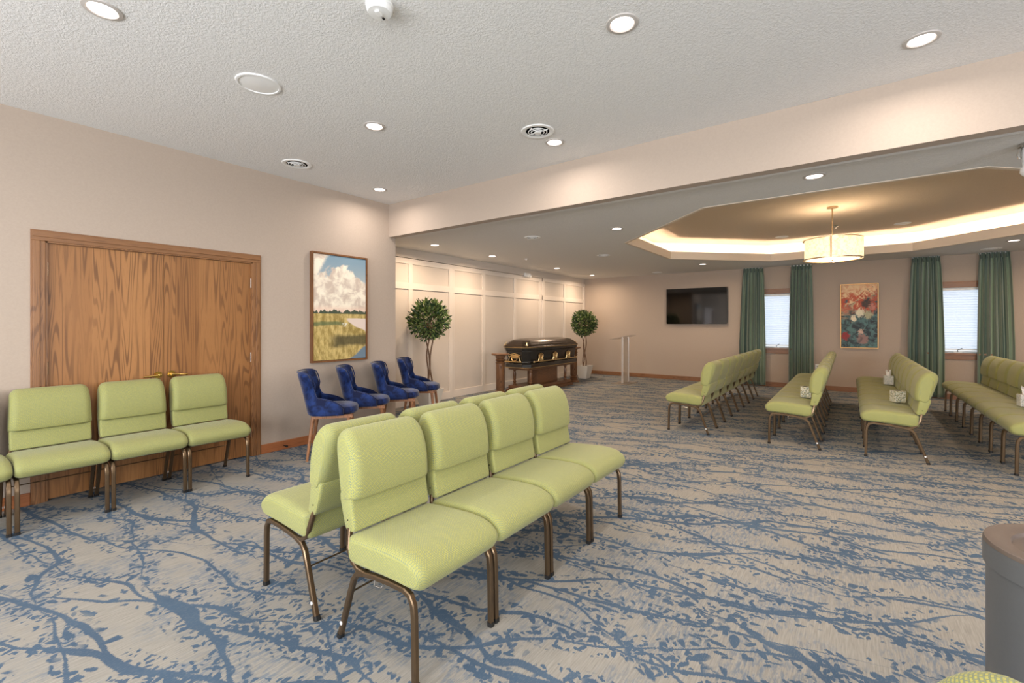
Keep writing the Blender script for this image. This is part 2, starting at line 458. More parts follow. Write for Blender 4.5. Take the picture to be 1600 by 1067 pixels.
def tag(o, label=None, cat=None, group=None, kind=None):
    if label: o['label'] = label
    if cat: o['category'] = cat
    if group: o['group'] = group
    if kind: o['kind'] = kind
    return o
def thing(name, label, cat, loc=(0, 0, 0), rz=0, group=None):
    o = bpy.data.objects.new(name, None); COL.objects.link(o); o.empty_display_size = .1
    o.location = loc; o.rotation_euler = (0, 0, rz); return tag(o, label, cat, group)
def struct(o): o['kind'] = 'structure'; return o
KIDS = {}
def dup(root, loc, rz, label, group=None):
    def cp(o, par):
        c = o.copy(); COL.objects.link(c)
        if par is not None: c.parent = par
        for ch in o.children: cp(ch, c)
        return c
    r = cp(root, None); r.location = loc; r.rotation_euler = (0, 0, rz); r['label'] = label
    if group: r['group'] = group
    return r
def B(name, a, b, m, parent=None, bevel=None):
    return MB().box(a, b).build(name, m, parent, smooth=False, bevel=bevel)

# ------------------------------------------------------------------ setting
struct(B('floor', (XBK, YR, -.1), (XF+.2, YP+.2, 0), 'carpet'))
struct(B('wall_left', (XBK, YL, 0), (.687, YL+.14, ZC), 'wall'))
wl = MB().box((2.21, YL, 0), (XB, YL+.14, ZC)).box((.687, YL, 2.03), (2.21, YL+.14, ZC)).box((.687, YL+.06, 0), (2.21, YL+.14, 2.03))
struct(wl.build('wall_left', 'wall', smooth=False))
struct(B('wall_header', (XH, YR, ZH), (XB, YL, ZC+.1), 'wall'))
struct(B('trim_1', (XB, YR, ZH+.008), (XB+.075, YL, Z2+.1), 'ceil2'))
struct(B('ceiling_1', (XBK, YR, ZC), (XH, YL+.1, ZC+.1), 'ceil1'))
struct(B('wall_back', (XBK-.15, YR, 0), (XBK, YL+.1, ZC), 'wall'))
struct(B('wall_right', (XBK, YR-.15, 0), (XF+.2, YR, ZC+.1), 'wall'))
struct(B('wall_near', (XB-.11, YL+.14, 0), (XB, YP+.1, Z2), 'wall'))

# paneled wall: bulkhead, proud first slab, recessed sliders, proud end section
pw = MB()
pw.box((XB, YP, 2.492), (9.3, YP+.2, Z2)); pw.box((XB, YP-.004, 0), (6.19, YP+.03, 2.47))
pw.box((6.19, YP+.035, 0), (9.3, YP+.08, 2.485)); pw.box((9.3, YP, 0), (XF+.2, YP+.2, Z2)); pw.box((XB, YP+.1, 0), (9.3, YP+.2, 2.6))
struct(pw.build('wall_paneled', 'panel', smooth=False))
bt = MB()
def battens(x0, x1, y, xs, zt):
    t = .018
    for x in xs: bt.box((x-.045, y-t, 0), (x+.045, y+.002, zt))
    for z0, z1 in ((0, .13), (1.965, 2.07), (zt-.09, zt)): bt.box((x0, y-t+.001, z0), (x1, y+.002, z1))
battens(XB, 6.19, YP-.004, (4.115, 5.17, 6.145), 2.478)
battens(6.19, 9.3, YP+.035, (6.235, 7.14, 8.22, 9.255), 2.485)
battens(9.3, XF, YP, (9.345, 10.37, 11.45), 2.50)
struct(bt.build('trim_2', 'batten', smooth=False))

# far wall with two window openings
W1 = (.93, 1.63); W2 = (-1.96, -1.24); ZW = (.85, 2.04)
fw = MB(); edges = [YR, W2[0], W2[1], W1[0], W1[1], YP+.1]
for a, b in ((YR, W2[0]), (W2[1], W1[0]), (W1[1], YP+.1)): fw.box((XF, a, 0), (XF+.15, b, Z2))
for w in (W1, W2): fw.box((XF, w[0], 0), (XF+.15, w[1], ZW[0])); fw.box((XF, w[0], ZW[1]), (XF+.15, w[1], Z2))
struct(fw.build('wall_far', 'wall', smooth=False))
struct(B('baseboard_far', (XF-.014, YR, 0), (XF, YP-.02, .10), 'oaky', bevel=.004))
struct(B('baseboard_left', (XBK, YL-.014, 0), (.606, YL, .097), 'oakx', bevel=.004))
struct(B('baseboard_left', (2.289, YL-.014, 0), (XB, YL, .097), 'oakx', bevel=.004))

# ceiling 2 with octagonal tray
def octo(r, cx=TC[0], cy=TC[1]):
    k = r*math.tan(PI/8); return [(cx+r, cy-k), (cx+r, cy+k), (cx+k, cy+r), (cx-k, cy+r), (cx-r, cy+k), (cx-r, cy-k), (cx-k, cy-r), (cx+k, cy-r)]
O = octo(AP); x0, x1, y0, y1 = XB, XF+.1, YR-.05, YP+.15
m = MB(); C4 = [(x1, y0), (x1, y1), (x0, y1), (x0, y0)]
vs = O+C4+[(x1, O[0][1]), (x1, O[1][1]), (O[2][0], y1), (O[3][0], y1), (x0, O[4][1]), (x0, O[5][1]), (O[6][0], y0), (O[7][0], y0)]
m.v = [(x, y, Z2) for x, y in vs]
m.f = [[0, 12, 13, 1], [1, 13, 9, 14, 2], [2, 14, 15, 3], [3, 15, 10, 16, 4], [4, 16, 17, 5], [5, 17, 11, 18, 6], [6, 18, 19, 7], [7, 19, 8, 12, 0]]
struct(m.build('ceiling_2', 'ceil2', smooth=False))
# fascia lip, ledge, tray wall, tray top
oc = lambda r, z: [(x, y, z) for x, y in octo(r)]
fa = MB().rings([oc(AP-.02, Z2-.006), oc(AP-.02, Z2+.14), oc(AP+.02, Z2+.14), oc(AP+.02, Z2-.006)], closed=True)
struct(fa.build('trim_3', 'smooth', smooth=False))
le = MB().rings([oc(AP+.02, Z2+.03), oc(AP+.36, Z2+.03), oc(AP+.36, 3.03)], cap=False)
struct(le.build('trim_4', MAT['white'], smooth=False))
tt = MB(); tt.v = oc(AP+.37, 3.02); tt.f = [list(range(8))]
struct(tt.build('ceiling_3', 'ceil3', smooth=False))
cv = MB().tube([(x, y, Z2+.055) for x, y in octo(AP+.10)], .012, 6, closed=True).build('cove_light_strip', 'cove')
tag(cv, 'warm light strip hidden on the ledge of the octagonal ceiling recess', 'cove light')

# double doors
def casing(m, y, x0, x1, zt, w):
    for a, b in ((0, w), (w, 2*w)):
        pass
cs = MB()
def prof_box(m, x0, x1, z0, z1, horiz):
    # casing of three steps
    if not horiz:
        m.box((x0, YL-.012, z0), (x1, YL+.001, z1)); w = x1-x0
        m.box((x0+.012, YL-.02, z0), (x1-.03, YL, z1-.0)) if x0 < 1 else m.box((x0+.03, YL-.02, z0), (x1-.012, YL, z1))
    else:
        m.box((x0, YL-.012, z0), (x1, YL+.001, z1)); m.box((x0+.012, YL-.02, z0+.03), (x1-.012, YL, z1-.012))
prof_box(cs, .606, .687, 0, 2.013, False); prof_box(cs, 2.209, 2.289, 0, 2.013, False)
cj = MB(); prof_box(cj, .606, 2.289, 2.013, 2.096, True)
t = struct(cs.build('trim_5', 'oakz', smooth=False, bevel=.003)); struct(cj.build('trim_6', 'oakh', smooth=False, bevel=.003))
DY = YL+.018
struct(MB().box((.687, YL-.004, 0), (.70, YL+.06, 2.013)).box((2.196, YL-.004, 0), (2.209, YL+.06, 2.013)).box((.687, YL-.004, 2.003), (2.209, YL+.06, 2.0135)).build('trim_7', 'oakz', smooth=False))
for i, (xa, xb, hx, sgn) in enumerate(((.702, 1.449, 1.405, -1), (1.452, 2.195, 1.505, 1))):
    d = struct(B('door_%d' % (i+1), (xa, DY, .012), (xb, DY+.04, 2.001), 'door'))
    h = MB(); h.tube([(hx, DY, .915), (hx, DY-.014, .915)], .031, 16)
    h.tube([(hx, DY-.014, .915), (hx, DY-.05, .915)], .011, 10)
    h.tube([(hx-sgn*.012, DY-.052, .917), (hx+sgn*.03, DY-.056, .914), (hx+sgn*.075, DY-.054, .910), (hx+sgn*.115, DY-.05, .908)], [.013, .011, .009, .008], 10)
    o = h.build('door_handle', 'brass', d); o['label'] = 'polished brass lever handle'
    for z in (.25, 1.03, 1.80):
        x = xa-.004 if i == 0 else xb+.004
        q = MB().tube([(x, DY-.012, z-.05), (x, DY-.012, z+.05)], .008, 8)
        q.build('hinge', 'steel', d)
# door stop on baseboard
ds = thing('door_stop', 'small dark door stop screwed to the oak baseboard beside the double doors', 'door stop', (2.53, YL-.014, .045))
MB().tube([(0, 0, 0), (0, -.06, 0)], .006, 8).build('stem', 'rubber', ds); MB().tube([(0, -.05, 0), (0, -.07, 0)], .011, 10).build('rubber_tip', 'rubber', ds)

# windows on the far wall
def window(n, w, label_blind, side):
    ya, yb = w; xf = XF
    m = MB(); cw = .075
    m.box((xf-.02, ya-cw, ZW[1]), (xf+.0, yb+cw, ZW[1]+.11)); m.box((xf-.03, ya-cw-.01, ZW[1]+.09), (xf, yb+cw+.01, ZW[1]+.112))
    m.box((xf-.02, ya-cw, ZW[0]-.12), (xf, yb+cw, ZW[0]-.025)); m.box((xf-.045, ya-cw, ZW[0]-.03), (xf+.12, yb+cw, ZW[0]))
    m.box((xf-.02, ya-cw, ZW[0]), (xf, ya, ZW[1])); m.box((xf-.02, yb, ZW[0]), (xf, yb+cw, ZW[1]))
    f = struct(m.build('window_%d' % n, 'oaky', smooth=False, bevel=.003))
    s = MB(); t = .035
    s.box((xf+.09, ya, ZW[0]), (xf+.125, ya+t, ZW[1])); s.box((xf+.09, yb-t, ZW[0]), (xf+.125, yb, ZW[1]))
    s.box((xf+.09, ya, ZW[0]), (xf+.125, yb, ZW[0]+t)); s.box((xf+.09, ya, ZW[1]-t), (xf+.125, yb, ZW[1]))
    s.build('sash', 'white', f, smooth=False)
    B('pane', (xf+.105, ya+t, ZW[0]+t), (xf+.109, yb-t, ZW[1]-t), 'glass', f)
    yc = (ya+yb)/2
    B('crank_base', (xf+.03, yc-.06, ZW[0]), (xf+.075, yc+.06, ZW[0]+.018), 'white', f, bevel=.004)
    MB().tube([(xf+.05, yc, ZW[0]+.015), (xf+.02, yc+.01, ZW[0]+.05), (xf+.005, yc-.05, ZW[0]+.085)], .006, 8).build('crank_handle', 'rubber', f)
    bl = thing('window_shade', label_blind, 'window shade', (xf+.05, yc, ZW[0]+.02))
    hw = (yb-ya)/2-.004; zt = ZW[1]-ZW[0]-.02
    B('head_rail', (-.025, -hw, zt-.045), (.025, hw, zt), 'white', bl)
    B('bottom_rail', (-.015, -hw, .03), (.015, hw, .05), 'white', bl)
    nn = 25; z0, z1 = .05, zt-.045
    p = MB().grid(lambda a, b: ((.010 if int(round(a*nn*2)) % 2 else -.004), -hw+2*hw*b, z0+(z1-z0)*a), nn*2, 1)
    p.build('pleated_cloth', 'blind', bl, smooth=False)
window(1, W1, 'white pleated window shade between the green curtains left of the flower painting', 0)
window(2, W2, 'white pleated window shade between the green curtains right of the flower painting', 0)

# curtains
def curtain(yt0, yt1, yb0, yb1, seed, label):
    r = random.Random(seed); nf = 6; ph = r.random()*6
    ztop, zbot = 2.630, .025
    root = thing('curtain', label, 'curtain', (XF-.085, (yt0+yt1)/2, 0), 0, 'green pleated curtains on the window wall')
    yc = (yt0+yt1)/2
    offs = [r.uniform(-.25, .25) for _ in range(nf+2)]
    def fn(a, b):
        z = ztop+(zbot-ztop)*b; k = min(1, b*1.6)**.7
        ya = yt0+(yb0-yt0)*k; yb_ = yt1+(yb1-yt1)*k
        pin = 1-.03*math.exp(-((b-.035)/.02)**2)
        q = a*nf; w = math.sin(2*PI*q+ph+offs[int(q)]*math.sin(PI*(q % 1)))
        amp = .022+.022*min(1, b*4) if b > .04 else .018+.012*math.cos(2*PI*q*2)
        x = -amp*w+.006*math.sin(7*q+5*b)
        y = ya+(yb_-ya)*(a+.35/nf*math.cos(2*PI*q+ph)/2)
        return (x, (y-(ya+yb_)/2)*pin+(ya+yb_)/2-yc, z)
    m = MB().grid(fn, nf*14, 30, lambda a, b: (a, b))
    m.build('pleated_panel', 'curtain', root, solid=.004)
    h = MB()
    for i in range(nf):
        a = (i+.5)/nf; y = yt0+(yt1-yt0)*a-yc
        h.tube([(-.03, y, ztop-.002), (-.038, y, ztop-.05), (-.034, y, ztop-.10)], [.013, .009, .015], 8)
    h.build('pinch_pleats', 'curtain', root)
    B('curtain_track', (.01, yt1-yc, ztop-.02), (.03, yt0-yc, ztop+.006), 'white', root)
curtain(1.93, 1.53, 2.01, 1.49, 1, 'green striped curtain left of the left window, behind the first row of chairs')
curtain(1.01, .64, 1.06, .61, 2, 'green striped curtain right of the left window, beside the wall outlet')
curtain(-.95, -1.34, -.89, -1.40, 3, 'green striped curtain left of the right window, beside the flower painting')
curtain(-1.85, -2.22, -1.82, -2.28, 4, 'rightmost green striped curtain, on the right side of the right window')

# ------------------------------------------------------------------ ceiling fixtures
def downlight_proto():
    r = thing('recessed_downlight', 'x', 'ceiling light')
    MB().lathe([(.060, -.003), (.066, -.008), (.083, -.005), (.086, .0), (.060, .0)], n=32, cap=False).build('trim_ring', 'ring', r)
    MB().lathe([(.061, -.003), (.04, -.0045), (.001, -.005)], n=28).build('lens', 'lens', r)
    return r
DL = downlight_proto(); first = [True]
def downlight(x, y, z, label, e, col=(1, .86, .74)):
    if first[0]: o = DL; first[0] = False; o.location = (x, y, z); o['label'] = label; o['group'] = 'recessed ceiling downlights'
    else: o = dup(DL, (x, y, z), 0, label, 'recessed ceiling downlights')
    l = bpy.data.lights.new('downlight_lamp', 'AREA'); l.shape = 'DISK'; l.size = .12; l.energy = e; l.color = col; l.spread = 2.9
    lo = bpy.data.objects.new('downlight_lamp', l); COL.objects.link(lo); lo.location = (x, y, z-.012)
E1, E2 = 10, 21
for (x, y, s) in ((.63, 3.08, 'at the top left corner of the picture'), (2.32, .98, 'above the camera, top centre right'), (3.46, -.33, 'near the header at the top right'),
                  (2.32, 3.11, 'at upper left centre, between the speaker and the large vent'), (3.475, 2.10, 'close beside the large round vent'), (3.446, 4.52, 'in the corner above the landscape painting')):
    downlight(x, y, ZC, 'round recessed light '+s, E1, (1, .90, .82))
for (x, y) in ((.63, .98), (-1.2, .98), (-1.2, 3.08), (-1.2, -1.2), (.63, -1.5), (2.3, -2.6), (3.46, -2.6)):
    l = bpy.data.lights.new('downlight_lamp', 'AREA'); l.shape = 'DISK'; l.size = .12; l.energy = E1; l.color = (1, .9, .82); l.spread = 2.9
    lo = bpy.data.objects.new('downlight_lamp', l); COL.objects.link(lo); lo.location = (x, y, ZC-.012)
for (x, y, s) in ((4.67, .24, 'just behind the header, in front of the ceiling recess'), (5.67, 2.47, 'left of the octagonal recess near its corner'), (5.11, 5.31, 'over the tree behind the blue chairs'),
                  (6.58, 5.32, 'second along the white paneled wall'), (8.87, 5.30, 'third along the white paneled wall'), (10.68, 5.33, 'in the far corner over the far tree'),
                  (10.08, 2.47, 'beyond the recess, above the television side'), (10.03, -2.0, 'at the right edge above the rightmost curtain')):
    downlight(x, y, Z2, 'round recessed light '+s, E2, (1, .76, .54))
for (x, y) in ((4.67, -2.2), (5.6, -3.4), (7.8, -3.6), (10.0, -4.0)):
    l = bpy.data.lights.new('downlight_lamp', 'AREA'); l.shape = 'DISK'; l.size = .12; l.energy = E2; l.color = (1, .76, .54); l.spread = 2.9
    lo = bpy.data.objects.new('downlight_lamp', l); COL.objects.link(lo); lo.location = (x, y, Z2-.012)

def vent(x, y, z, label, R=.14):
    r = thing('ceiling_vent', label, 'air vent', (x, y, z), 0, 'round ceiling air vents')
    MB().lathe([(R, 0), (R*.96, -.008), (R*.80, -.010), (R*.70, -.003), (R*.70, 0)], n=32, cap=False).build('outer_ring', 'white', r)
    MB().lathe([(R*.71, -.001), (.001, -.001)], n=24).build('duct_opening', 'dark', r)
    for k, q in enumerate((.58, .42)):
        MB().lathe([(R*q, -.008-.003*k), (R*(q-.05), -.012-.003*k), (R*(q-.06), -.010-.003*k), (R*(q-.01), -.006-.003*k)], n=28, cap=False).build('louvre_ring', 'white', r)
    MB().lathe([(R*.23, -.014), (R*.20, -.019), (.001, -.02)], n=20).build('centre_cap', 'white', r)
    for a in (0, PI/2): MB().tube([(R*.7*math.cos(a), R*.7*math.sin(a), -.01), (-R*.7*math.cos(a), -R*.7*math.sin(a), -.01)], .004, 6).build('cross_bar', 'white', r)
vent(3.193, 2.095, ZC, 'white round louvred vent beside a downlight at top centre')
vent(2.402, 4.469, ZC, 'white round louvred vent above the doors, near the left wall')
vent(5.524, 3.714, Z2, 'round vent in the far room ceiling, nearest the opening', .12)
vent(7.736, 3.629, Z2, 'round vent in the far room ceiling, left of the octagonal recess', .12)
vent(11.05, 3.77, Z2, 'round vent close to the far wall, above left of the television', .12)
vent(10.93, -1.92, Z2, 'round vent close to the far wall, between the right curtains', .13)
def speaker(x, y, z, label, R=.138):
    r = thing('ceiling_speaker', label, 'speaker', (x, y, z), 0, 'round ceiling speakers')
    MB().lathe([(R, 0), (R*.97, -.008), (R*.88, -.009), (R*.87, -.003)], n=36, cap=False).build('bezel', 'white', r)
    MB().lathe([(R*.885, -.003), (R*.6, -.008), (.001, -.010)], n=32).build('grille', 'white', r)
speaker(1.45, 3.19, ZC, 'large round white speaker on the left of the near ceiling')
speaker(9.93, 1.02, 3.02, 'round speaker in the recessed ceiling, left of the pendant lamp', .11)
speaker(9.78, -0.70, 3.02, 'round speaker in the recessed ceiling, right of the pendant lamp', .11)
sm = thing('smoke_alarm', 'white domed smoke alarm at the top edge of the near ceiling', 'smoke alarm', (1.452, 1.905, ZC), .4)
MB().lathe([(.068, 0), (.07, -.012), (.066, -.018)], n=28, cap=True).build('base_plate', 'white', sm)
MB().lathe([(.064, -.016), (.064, -.034), (.056, -.046), (.001, -.050)], n=28).build('cover', 'white', sm)
B('test_button', (-.03, -.012, -.058), (.012, .012, -.046), 'white', sm, bevel=.004); B('indicator', (.03, -.006, -.052), (.045, .004, -.046), 'dark', sm)
sp = thing('ceiling_sprinkler', 'tiny sprinkler head in the recessed ceiling behind the pendant rod', 'sprinkler', (9.37, 0.18, 3.02))
MB().lathe([(.04, 0), (.035, -.008), (.012, -.012), (.010, -.035)], n=16).build('escutcheon', 'steel', sp)
MB().lathe([(.001, -.034), (.022, -.036), (.022, -.040), (.001, -.040)], n=14).build('deflector', 'steel', sp)
sp = thing('ceiling_sprinkler', 'tiny sprinkler head by the paneled wall between two downlights', 'sprinkler', (7.25, 5.02, Z2))
MB().lathe([(.04, 0), (.035, -.008), (.012, -.012), (.010, -.025)], n=16).build('escutcheon', 'white', sp)
MB().lathe([(.001, -.024), (.02, -.026), (.02, -.029), (.001, -.029)], n=14).build('deflector', 'steel', sp)
# camera at right edge
cm = thing('ceiling_camera', 'white cylindrical ceiling camera at the right edge under the header', 'camera', (4.72, -1.035, Z2))
MB().lathe([(.075, 0), (.075, -.02), (.06, -.028)], n=24).build('mount', 'steel', cm)
MB().tube([(.0, .066, -.03), (.0, .072, -.07), (.0, .066, -.10)], .010, 8).build('bracket', 'steel', cm)
MB().lathe([(.055, -.028), (.058, -.05), (.056, -.16), (.064, -.17), (.066, -.20), (.05, -.222), (.03, -.225)], n=26).build('body', 'white', cm)
MB().lathe([(.034, -.222), (.03, -.232), (.001, -.236)], n=18).build('lens', 'dark', cm)
el = thing('emergency_light', 'small white light box with two heads at the top of the paneled wall', 'emergency light', (8.65, YP, 2.56))
B('housing', (-.11, -.045, -.10), (.11, 0, -.01), 'white', el, bevel=.006)
for s in (-.07, .07): MB().tube([(s, -.045, -.07), (s, -.075, -.085)], .028, 12).build('lamp_head', 'white', el)

# pendant
pn = thing('pendant_lamp', 'drum pendant lamp with cream shade hanging in the octagonal ceiling recess', 'pendant lamp', (TC[0], TC[1], 3.02))
MB().lathe([(.065, 0), (.065, -.02), (.02, -.028)], n=20).build('canopy', 'nickel', pn)
MB().tube([(0, 0, -.02), (0, 0, -.74)], .008, 8).build('rod', 'nickel', pn)
Rp = .35
def arc(r, a0, a1, z0, z1, nm, parent, mt):
    k = 28; m = MB().grid(lambda a, b: (r*math.cos(a0+(a1-a0)*a), r*math.sin(a0+(a1-a0)*a), z0+(z1-z0)*b), k, 1)
    return m.build(nm, mt, parent, solid=.004)
A0 = math.radians(179)
o = arc(Rp, A0, A0+PI, -.735, -.46, 'shade_half', pn, 'lampshade'); o = arc(Rp-.02, A0-PI, A0, -.735, -.46, 'shade_half', pn, 'lampshade')
MB().lathe([(Rp-.035, -.735), (.001, -.745)], n=32).build('diffuser', 'diffuser', pn)
MB().lathe([(Rp+.003, -.742), (Rp+.004, -.730), (Rp-.04, -.730), (Rp-.04, -.742)], n=40, cap=False).build('lower_rim', 'nickel', pn)
MB().lathe([(Rp+.003, -.466), (Rp+.004, -.455), (Rp-.02, -.455), (Rp-.02, -.466)], n=40, cap=False).build('upper_rim', 'nickel', pn)
for s in (0, PI):
    c, q = math.cos(A0+s), math.sin(A0+s)
    MB().box((-.012, -.004, -.745), (.012, .004, -.45)).build('side_bar', 'nickel', pn, smooth=False).matrix_local = Matrix.Translation((c*Rp, q*Rp, 0)) @ Matrix.Rotation(A0+s+PI/2, 4, 'Z')
MB().tube([(Rp*math.cos(A0), Rp*math.sin(A0), -.455), (-Rp*math.cos(A0), -Rp*math.sin(A0), -.455)], .006, 8).build('spider_bar', 'nickel', pn)
MB().lathe([(.012, -.742), (.016, -.752), (.001, -.765)], n=12).build('finial', 'nickel', pn)
for z, e in ((-.38, 11), (-.80, 6)):
    l = bpy.data.lights.new('pendant_bulb', 'POINT'); l.energy = e; l.color = (1, .8, .58); l.shadow_soft_size = .08
    lo = bpy.data.objects.new('pendant_bulb', l); COL.objects.link(lo); lo.location = (TC[0]+.10, TC[1], 3.02+z)

# ------------------------------------------------------------------ green chairs
def cushion(prof, hw, rx, ry, rz, n=7, rzb=None):
    cy = (min(p[0] for p in prof)+max(p[0] for p in prof))/2; cz = (min(p[1] for p in prof)+max(p[1] for p in prof))/2
    hy = max(p[0] for p in prof)-cy; hz = max(p[1] for p in prof)-cz
    st = []
    for k in range(n+1):
        a = PI/2*k/n; st.append((hw-rx+rx*math.cos(PI/2-a) if 0 else hw-rx*(1-math.cos(PI/2-a)), 1-math.sin(PI/2-a) ))
    # st: from k=0 (x=hw-rx, inset 0) to k=n (x=hw, inset 1)
    pos = [(hw-rx+rx*math.sin(PI/2*k/n), 1-math.cos(PI/2*k/n)) for k in range(n+1)]
    xs = [(-x, i) for x, i in pos[::-1]]+[(x, i) for x, i in pos]
    rs = []
    for x, i in xs:
        fy = 1-i*ry/hy; ft = 1-i*rz/hz; fb = 1-i*(rz if rzb is None else rzb)/hz
        rs.append([(x, cy+(p[0]-cy)*fy, cz+(p[1]-cz)*(ft if p[1] > cz else fb)) for p in prof])
    return rs
def smoothpoly(P, k=3):
    # closed Catmull-Rom resample
    out = []; n = len(P)
    for i in range(n):
        a, b, c, d = P[i-1], P[i], P[(i+1) % n], P[(i+2) % n]
        for j in range(k):
            t = j/k
            out.append(tuple(.5*((2*b[q])+(-a[q]+c[q])*t+(2*a[q]-5*b[q]+4*c[q]-d[q])*t*t+(-a[q]+3*b[q]-3*c[q]+d[q])*t**3) for q in (0, 1)))
    return out
def green_chair():
    t = thing('stacking_chair', 'x', 'chair')
    seat = smoothpoly([(-.165, .468), (-.05, .482), (.10, .492), (.20, .487), (.262, .462), (.288, .425), (.280, .388), (.245, .364), (.10, .360), (-.05, .350), (-.15, .345), (-.178, .37), (-.178, .44)])
    MB().rings(cushion(seat, .2385, .045, .024, .034)).cloth_uv().build('seat', 'fabric', t)
    up = smoothpoly([(-.160, .608), (-.141, .632), (-.145, .74), (-.172, .83), (-.215, .885), (-.262, .902), (-.305, .882), (-.318, .835), (-.298, .75), (-.265, .65), (-.238, .606), (-.205, .598)])
    rs = cushion(up, .223, .05, .045, .045, 7, .012)
    zc = .60
    rs = [[(x*(1-.06*max(0, (z-zc)/.3)), y, z) for x, y, z in r] for r in rs]
    MB().rings(rs).cloth_uv().build('backrest', 'fabric', t)
    lo = smoothpoly([(-.150, .482), (-.160, .54), (-.176, .622), (-.20, .632), (-.262, .626), (-.240, .54), (-.212, .478), (-.18, .472)])
    MB().rings(cushion(lo, .217, .014, .014, .006, 3)).cloth_uv().build('lower_back_panel', 'fabric', t)
    for s in (-1, 1):
        x = s*.224
        f = MB().tube([(x, .243, .012), (x, .238, .27), (x, .233, .312), (x, .215, .342), (x, .185, .352)], .0125, 8, square=True).build('leg', 'bronze', t)
        MB().tube([(x, .243, 0), (x, .243, .02)], .0145, 8, square=True).build('foot_cap', 'rubber', f)
        f = MB().tube([(x, -.239, .012), (x, -.165, .225), (x, -.140, .290), (x, -.115, .318), (x, -.07, .332)], .0125, 8, square=True).build('leg', 'bronze', t)
        MB().tube([(x, -.243, 0), (x, -.238, .02)], .0145, 8, square=True).build('foot_cap', 'rubber', f)
        MB().tube([(x, -.218, .075), (x+s*.0145, -.218, .075)], .008, 10).build('glide_button', 'white', f)
        MB().tube([(x+s*.002, .06, .345), (x+s*.004, .055, .325), (x+s*.011, .05, .318), (x+s*.011, .01, .314), (x+s*.004, .005, .321), (x+s*.002, .0, .342)], .0022, 6).build('ganging_hook', 'steel', t)
    fr = MB()
    for s in (-1, 1):
        x = s*.224
        fr.tube([(x, .19, .352), (x, .10, .350), (x, 0, .342), (x, -.075, .331)], .0115, 8, square=True)
        fr.tube([(x, -.06, .334), (x, -.115, .338), (x, -.15, .36), (x, -.178, .41), (x-s*.012, -.190, .47), (x-s*.022, -.200, .50)], .0105, 8, square=True)
    fr.tube([(-.224, .14, .345), (.224, .14, .345)], .009, 6); fr.tube([(-.224, -.09, .328), (.224, -.09, .328)], .009, 6)
    fr.build('side_frame', 'bronze', t)
    MB().tube([(-.224, -.166, .222), (.224, -.166, .222)], .004, 6).build('crossbar', 'bronze', t)
    for s in (-1, 1): MB().tube([(s*.214, -.198, .52), (s*.2185, -.198, .52)], .004, 8).build('bolt', 'dark', t)
    return t
GC = green_chair(); used = [False]
def chair(x, y, rz, label, group):
    if not used[0]:
        used[0] = True; GC.location = (x, y, 0); GC.rotation_euler = (0, 0, rz); GC['label'] = label; GC['group'] = group; return GC
    return dup(GC, (x, y, 0), rz, label, group)
ORD = ['nearest', 'second nearest', 'third nearest', 'fourth nearest', 'fourth farthest', 'third farthest', 'second farthest', 'farthest']
# against the doors
for i, s in enumerate(('green chair cut by the left picture edge, beside the doors', 'green chair in front of the left door, leftmost one seen whole', 'green chair in front of the brass handles, middle of the door row', 'green chair at the right end of the row before the doors')):
    chair(.21+i*.484, 4.595, PI, s, 'green chairs in a row before the double doors')
for i, s in enumerate(('large green chair nearest the camera, facing right', 'green chair second in the front facing row, behind the nearest', 'green chair third in the front facing row of the centre block', 'green chair at the far end of the front facing centre row')):
    chair(1.385+i*.484, 1.553, PI, s, 'green chairs of the centre block facing right')
for i, s in enumerate(('green chair seen from behind at the left end of the back to back block', 'second green chair facing left, its top rising behind the nearest chair', 'third green chair facing left in the back to back block', 'farthest green chair facing left in the back to back block')):
    chair(1.385+i*.484, 2.225, 0, s, 'green chairs of the centre block facing left')
rows = [(1.645, 5.965, 'row seen from behind, before the lectern', 'green chairs of the row nearest the lectern'), (.498, 5.965, 'row with one tissue box, under the left window', 'green chairs of the second row'),
        (-.382, 5.98, 'row with two tissue boxes, below the flower painting', 'green chairs of the third row'), (-1.462, 6.02, 'rightmost row, under the right window', 'green chairs of the rightmost row')]
for ry, rx, s, g in rows:
    for i in range(8):
        chair(rx+.242+i*.479, ry, 0, ORD[i]+' green chair of the '+s, g)
chair(.705, .090, 0, 'green chair whose back corner peeks in at the bottom right picture edge', None)

